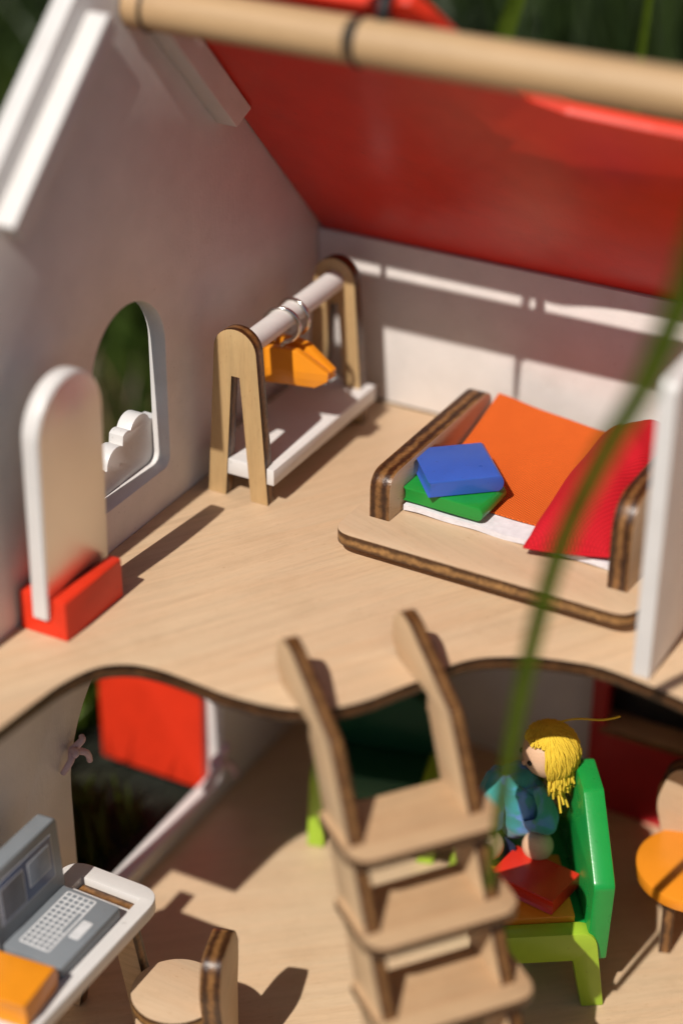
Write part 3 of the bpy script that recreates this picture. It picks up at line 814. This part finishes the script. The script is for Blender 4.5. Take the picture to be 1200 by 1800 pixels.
# long loose ends
e0 = on_head(150, 62, 1.08); vs = (dl(1.45, 5.4, 12.05) - e0)
strands.append([tuple(e0 + vs * (k / 12) + Vector((0, 0, 0.12 * math.sin(k * 0.5)))) for k in range(13)])
for (x_, y_, z_, n_) in ((-0.75, 4.6, 7.7, 60), (-1.15, 4.2, 7.7, 75), (-1.0, 4.4, 8.0, 66)):
    a_ = on_head(n_ + 30, 10, 1.1); b_ = dl(x_, y_, z_)
    strands.append([tuple(q) for q in smoothline([tuple(on_head(n_ + 30, 60, 1.1)), tuple(a_), tuple((a_ + b_) / 2 + Vector((0.12, -0.1, 0))), tuple(b_)], 6)])
tubes('hair', strands, 0.05, M['yarn'], Matrix.Identity(4), doll, 2)

# ================================================================== red cupboard against the lower back wall
cb = thing('toy_cupboard', 'crimson toy cupboard with a dark open compartment against the lower back wall', 'cupboard', T(18.9, -0.8, H))
plate('front', [rounded([(16.5, H + 0.01), (23.5, H + 0.01), (23.5, -9.0), (16.5, -9.0)], 0.1, 2), [(17.3, -14.3), (17.3, -10.0), (22.7, -10.0), (22.7, -14.3)]], 0.5, [M['maroon'], M['maroon']], fr((0, -1.55, 0), (1, 0, 0), (0, 0, 1)), cb, 0.05)
for x in (16.75, 23.25):
    plate('side', [(-1.28, H + 0.02), (-0.05, H + 0.02), (-0.05, -9.05), (-1.28, -9.05)], 0.45, [M['maroon'], M['maroon']], fr((x, 0, 0), (0, 1, 0), (0, 0, 1)), cb, 0.03)
plate('back_panel', [(17.0, H + 0.02), (23.0, H + 0.02), (23.0, -9.05), (17.0, -9.05)], 0.1, [M['black'], M['black']], fr((0, -0.1, 0), (1, 0, 0), (0, 0, 1)), cb, 0.01)
plate('shelf', [(17.0, -1.85), (23.0, -1.85), (23.0, -0.2), (17.0, -0.2)], 0.3, [M['birch'], M['burnt']], T(0, 0, -14.2), cb, 0.02)
plate('top', [(16.5, -1.75), (23.5, -1.75), (23.5, -0.05), (16.5, -0.05)], 0.4, [M['maroon'], M['maroon']], T(0, 0, -8.8), cb, 0.03)

# ================================================================== grass blades
def blade(name, pts, widths, facing, mat):
    """a folded leaf: centre line with a shallow keel"""
    P = [Vector(p_) for p_ in smoothline(pts, 8)]; n = len(P)
    fv = Vector(facing).normalized()
    bm = bmesh.new(); rows_ = []
    for i, p_ in enumerate(P):
        t_ = (P[min(i + 1, n - 1)] - P[max(i - 1, 0)]).normalized()
        sd_ = t_.cross(fv).normalized()
        f = i / (n - 1) * (len(widths) - 1); j = min(int(f), len(widths) - 2)
        wd = widths[j] + (widths[j + 1] - widths[j]) * (f - j)
        row = []
        for k_, d_ in ((-1, 0), (-0.5, 0.10), (0, 0.16), (0.5, 0.10), (1, 0)):
            row.append(bm.verts.new((p_ + sd_ * wd / 2 * k_ - fv * d_ * wd) * U))
        rows_.append(row)
    for a_, b_ in zip(rows_, rows_[1:]):
        for k_ in range(4): bm.faces.new((a_[k_], a_[k_ + 1], b_[k_ + 1], b_[k_]))
    bmesh.ops.solidify(bm, geom=bm.faces[:], thickness=0.02 * U)
    me_ = bpy.data.meshes.new(name); bm.to_mesh(me_); bm.free()
    finish(me_, [mat], 1.0)
    return link(name, me_, Matrix.Identity(4), None)
view = -FWD
g = blade('grass_blade', [(22.1, -27.2, -3.2), (22.47, -27, 2.3), (23.05, -27, 7.24), (23.88, -27, 11.7), (25.07, -27, 15.34), (26.16, -27, 17.96), (27.11, -27, 21.14), (28.2, -27.5, 25), (31, -29, 29), (36, -32, 27), (41, -35, 15), (44, -37, -5), (45, -38, -20)], [0.3, 0.55, 0.7, 0.78, 0.95, 1.15, 1.1, 1.0, 0.9], view, M['blade'])
tag(g, 'long green grass blade hanging in front of the partition and bed', 'grass blade')

# ================================================================== the ground and the meadow
GZ = H - 0.6
bm = bmesh.new()
N = 80
def gp(i, j):
    x = -4000 + 8000 * i / N; y = -4000 + 8000 * j / N
    return x, y
vs = []
for j in range(N + 1):
    for i in range(N + 1):
        fx = (i / N - 0.5) * 2; fy = (j / N - 0.5) * 2
        x = 6000 * math.copysign(abs(fx) ** 3, fx); y = 6000 * math.copysign(abs(fy) ** 3, fy)
        d = max(0, max(abs(x - 18) - 40, abs(y + 14) - 40))
        z = GZ - 0.05 + (1.2 * math.sin(x * 0.05) * math.sin(y * 0.043 + 1)) * min(1, d / 60)
        vs.append(bm.verts.new((x * U, y * U, z * U)))
for j in range(N):
    for i in range(N):
        bm.faces.new((vs[j * (N + 1) + i], vs[j * (N + 1) + i + 1], vs[(j + 1) * (N + 1) + i + 1], vs[(j + 1) * (N + 1) + i]))
me = bpy.data.meshes.new('ground'); bm.to_mesh(me); bm.free(); finish(me, [M['ground']], 1.5)
gr = link('ground', me, Matrix.Identity(4), None); gr['kind'] = 'structure'

def inside(x, y): return -9.5 < x < 42 and -42 < y < 3
def meadow(name, label, count, region, hmin, hmax, wd, mat, seed, kind='stuff', hfn=None):
    rnd = random.Random(seed)
    V, F = [], []
    made = 0
    while made < count:
        x, y = region(rnd)
        if inside(x, y): continue
        made += 1
        h = rnd.uniform(hmin, hmax) * (hfn(x, y) if hfn else 1.0); a = rnd.uniform(0, 6.283); b = rnd.uniform(0, 6.283)
        lean_ = rnd.uniform(0.1, 0.75) * h; w0 = wd * rnd.uniform(0.6, 1.3)
        if -45 < x < 5 and x + math.cos(b) * lean_ > -2.5: b = math.pi - b
        if x > -9: lean_ *= 0.3
        ca, sa = math.cos(a) * w0 / 2, math.sin(a) * w0 / 2
        base = len(V)
        for k_, f in enumerate((0, 0.35, 0.7, 1.0)):
            cx = x + math.cos(b) * lean_ * f * f; cy = y + math.sin(b) * lean_ * f * f; cz = GZ - 0.5 + h * (f - 0.22 * f * f * (lean_ / h))
            ww = (1, 0.9, 0.6, 0.06)[k_]
            V.append(((cx - ca * ww) * U, (cy - sa * ww) * U, cz * U)); V.append(((cx + ca * ww) * U, (cy + sa * ww) * U, cz * U))
        for k_ in range(3):
            i_ = base + 2 * k_
            F.append((i_, i_ + 1, i_ + 3, i_ + 2))
    me_ = bpy.data.meshes.new(name); me_.from_pydata(V, [], F); me_.update()
    finish(me_, [mat], 1.5)
    o = link(name, me_, Matrix.Identity(4), None)
    o['kind'] = kind; o['label'] = label; o['category'] = 'grass'
    return o
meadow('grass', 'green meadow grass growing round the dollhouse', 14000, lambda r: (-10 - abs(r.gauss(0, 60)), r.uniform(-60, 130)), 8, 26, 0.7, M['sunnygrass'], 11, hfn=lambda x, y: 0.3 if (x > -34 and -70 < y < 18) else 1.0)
meadow('tall_grass', 'tall meadow grass behind the dollhouse, its shade put into the dark colour', 9000, lambda r: (r.uniform(-140, 90), 25 + abs(r.gauss(0, 110))), 18, 45, 0.9, M['grass'], 12)
meadow('dry_grass', 'dry straw-coloured grass lying by the dollhouse door', 500, lambda r: (-10 - abs(r.gauss(0, 22)), r.uniform(-30, 20)), 5, 12, 0.35, M['straw'], 13)

inside_all = inside
def near_door(x, y): return not (x < -1.6 and -46 < y < -11.6) and inside_all(x, y)
inside = near_door
meadow('short_grass', 'short green grass on the dark soil outside the open red door', 2200, lambda r: (-2.5 - abs(r.gauss(0, 10)), r.uniform(-38, -13.2)), 0.8, 3.6, 0.32, M['sunnygrass'], 14)
inside = inside_all
for lab, P_, wd_ in (('bright grass blade rising behind the roof, left of the other one', [(1.2, 14, -19.8), (2.2, 14, 2), (2.84, 14, 12.35), (3.25, 14, 14.8), (3.8, 14, 16.7), (4.6, 14, 19.5), (6.5, 13.6, 24), (9, 13, 27)], [0.9, 0.9, 0.95, 0.9, 0.6, 0.1]),
                     ('thin grass blade rising behind the roof near the right edge of the picture', [(10.2, 14, -19.8), (10.5, 14, 0), (10.64, 14, 13.3), (10.75, 14, 16), (11.0, 14, 19), (12, 14, 24), (14, 13.5, 29)], [0.5, 0.5, 0.5, 0.45, 0.35, 0.08])):
    tag(blade('grass_blade', P_, wd_, view, M['blade']), lab, 'grass blade', 'grass blades behind the roof')
tag(blade('grass_blade', [(9.42, -24, 30.1), (9.45, -24, 32.5), (9.6, -24, 35), (10.8, -24.2, 38), (15, -25, 40.5), (24, -27, 41), (35, -30, 35), (44, -33, 18), (48, -35, -20)], [0.22, 0.4, 0.5, 0.6, 0.7, 0.7, 0.7], (0.1, -1, 0.2), M['blade']), 'unseen grass blade added above the dollhouse to cast a shadow bar', 'grass blade')  # added out of view to throw the narrow bar on the back wall
inside = near_door
meadow('fallen_straw', 'dry straw and stalks on the dark soil outside the red door', 260, lambda r: (-4 - abs(r.gauss(0, 8)), r.uniform(-34, -14)), 0.8, 2.2, 0.22, M['straw'], 15)
meadow('shade_grass', 'grass tuft added outside the gable wall to shade the foot of the door', 1100, lambda r: (-1.5 - abs(r.gauss(0, 6)), r.uniform(-27, -21.8)), 0.7, 1.0, 0.5, M['sunnygrass'], 16, hfn=lambda x, y: min(0.6 + 1.18 * (-10.4 - y), 15.0))  # added mostly out of view; height shaped to shade the door's foot and ground
inside = inside_all
meadow('green_grass', 'bright green grass showing past the free edge of the open red door', 1500, lambda r: (r.uniform(-24, -9.6), r.uniform(-12, 12)), 2.5, 8, 0.4, M['blade'], 17)
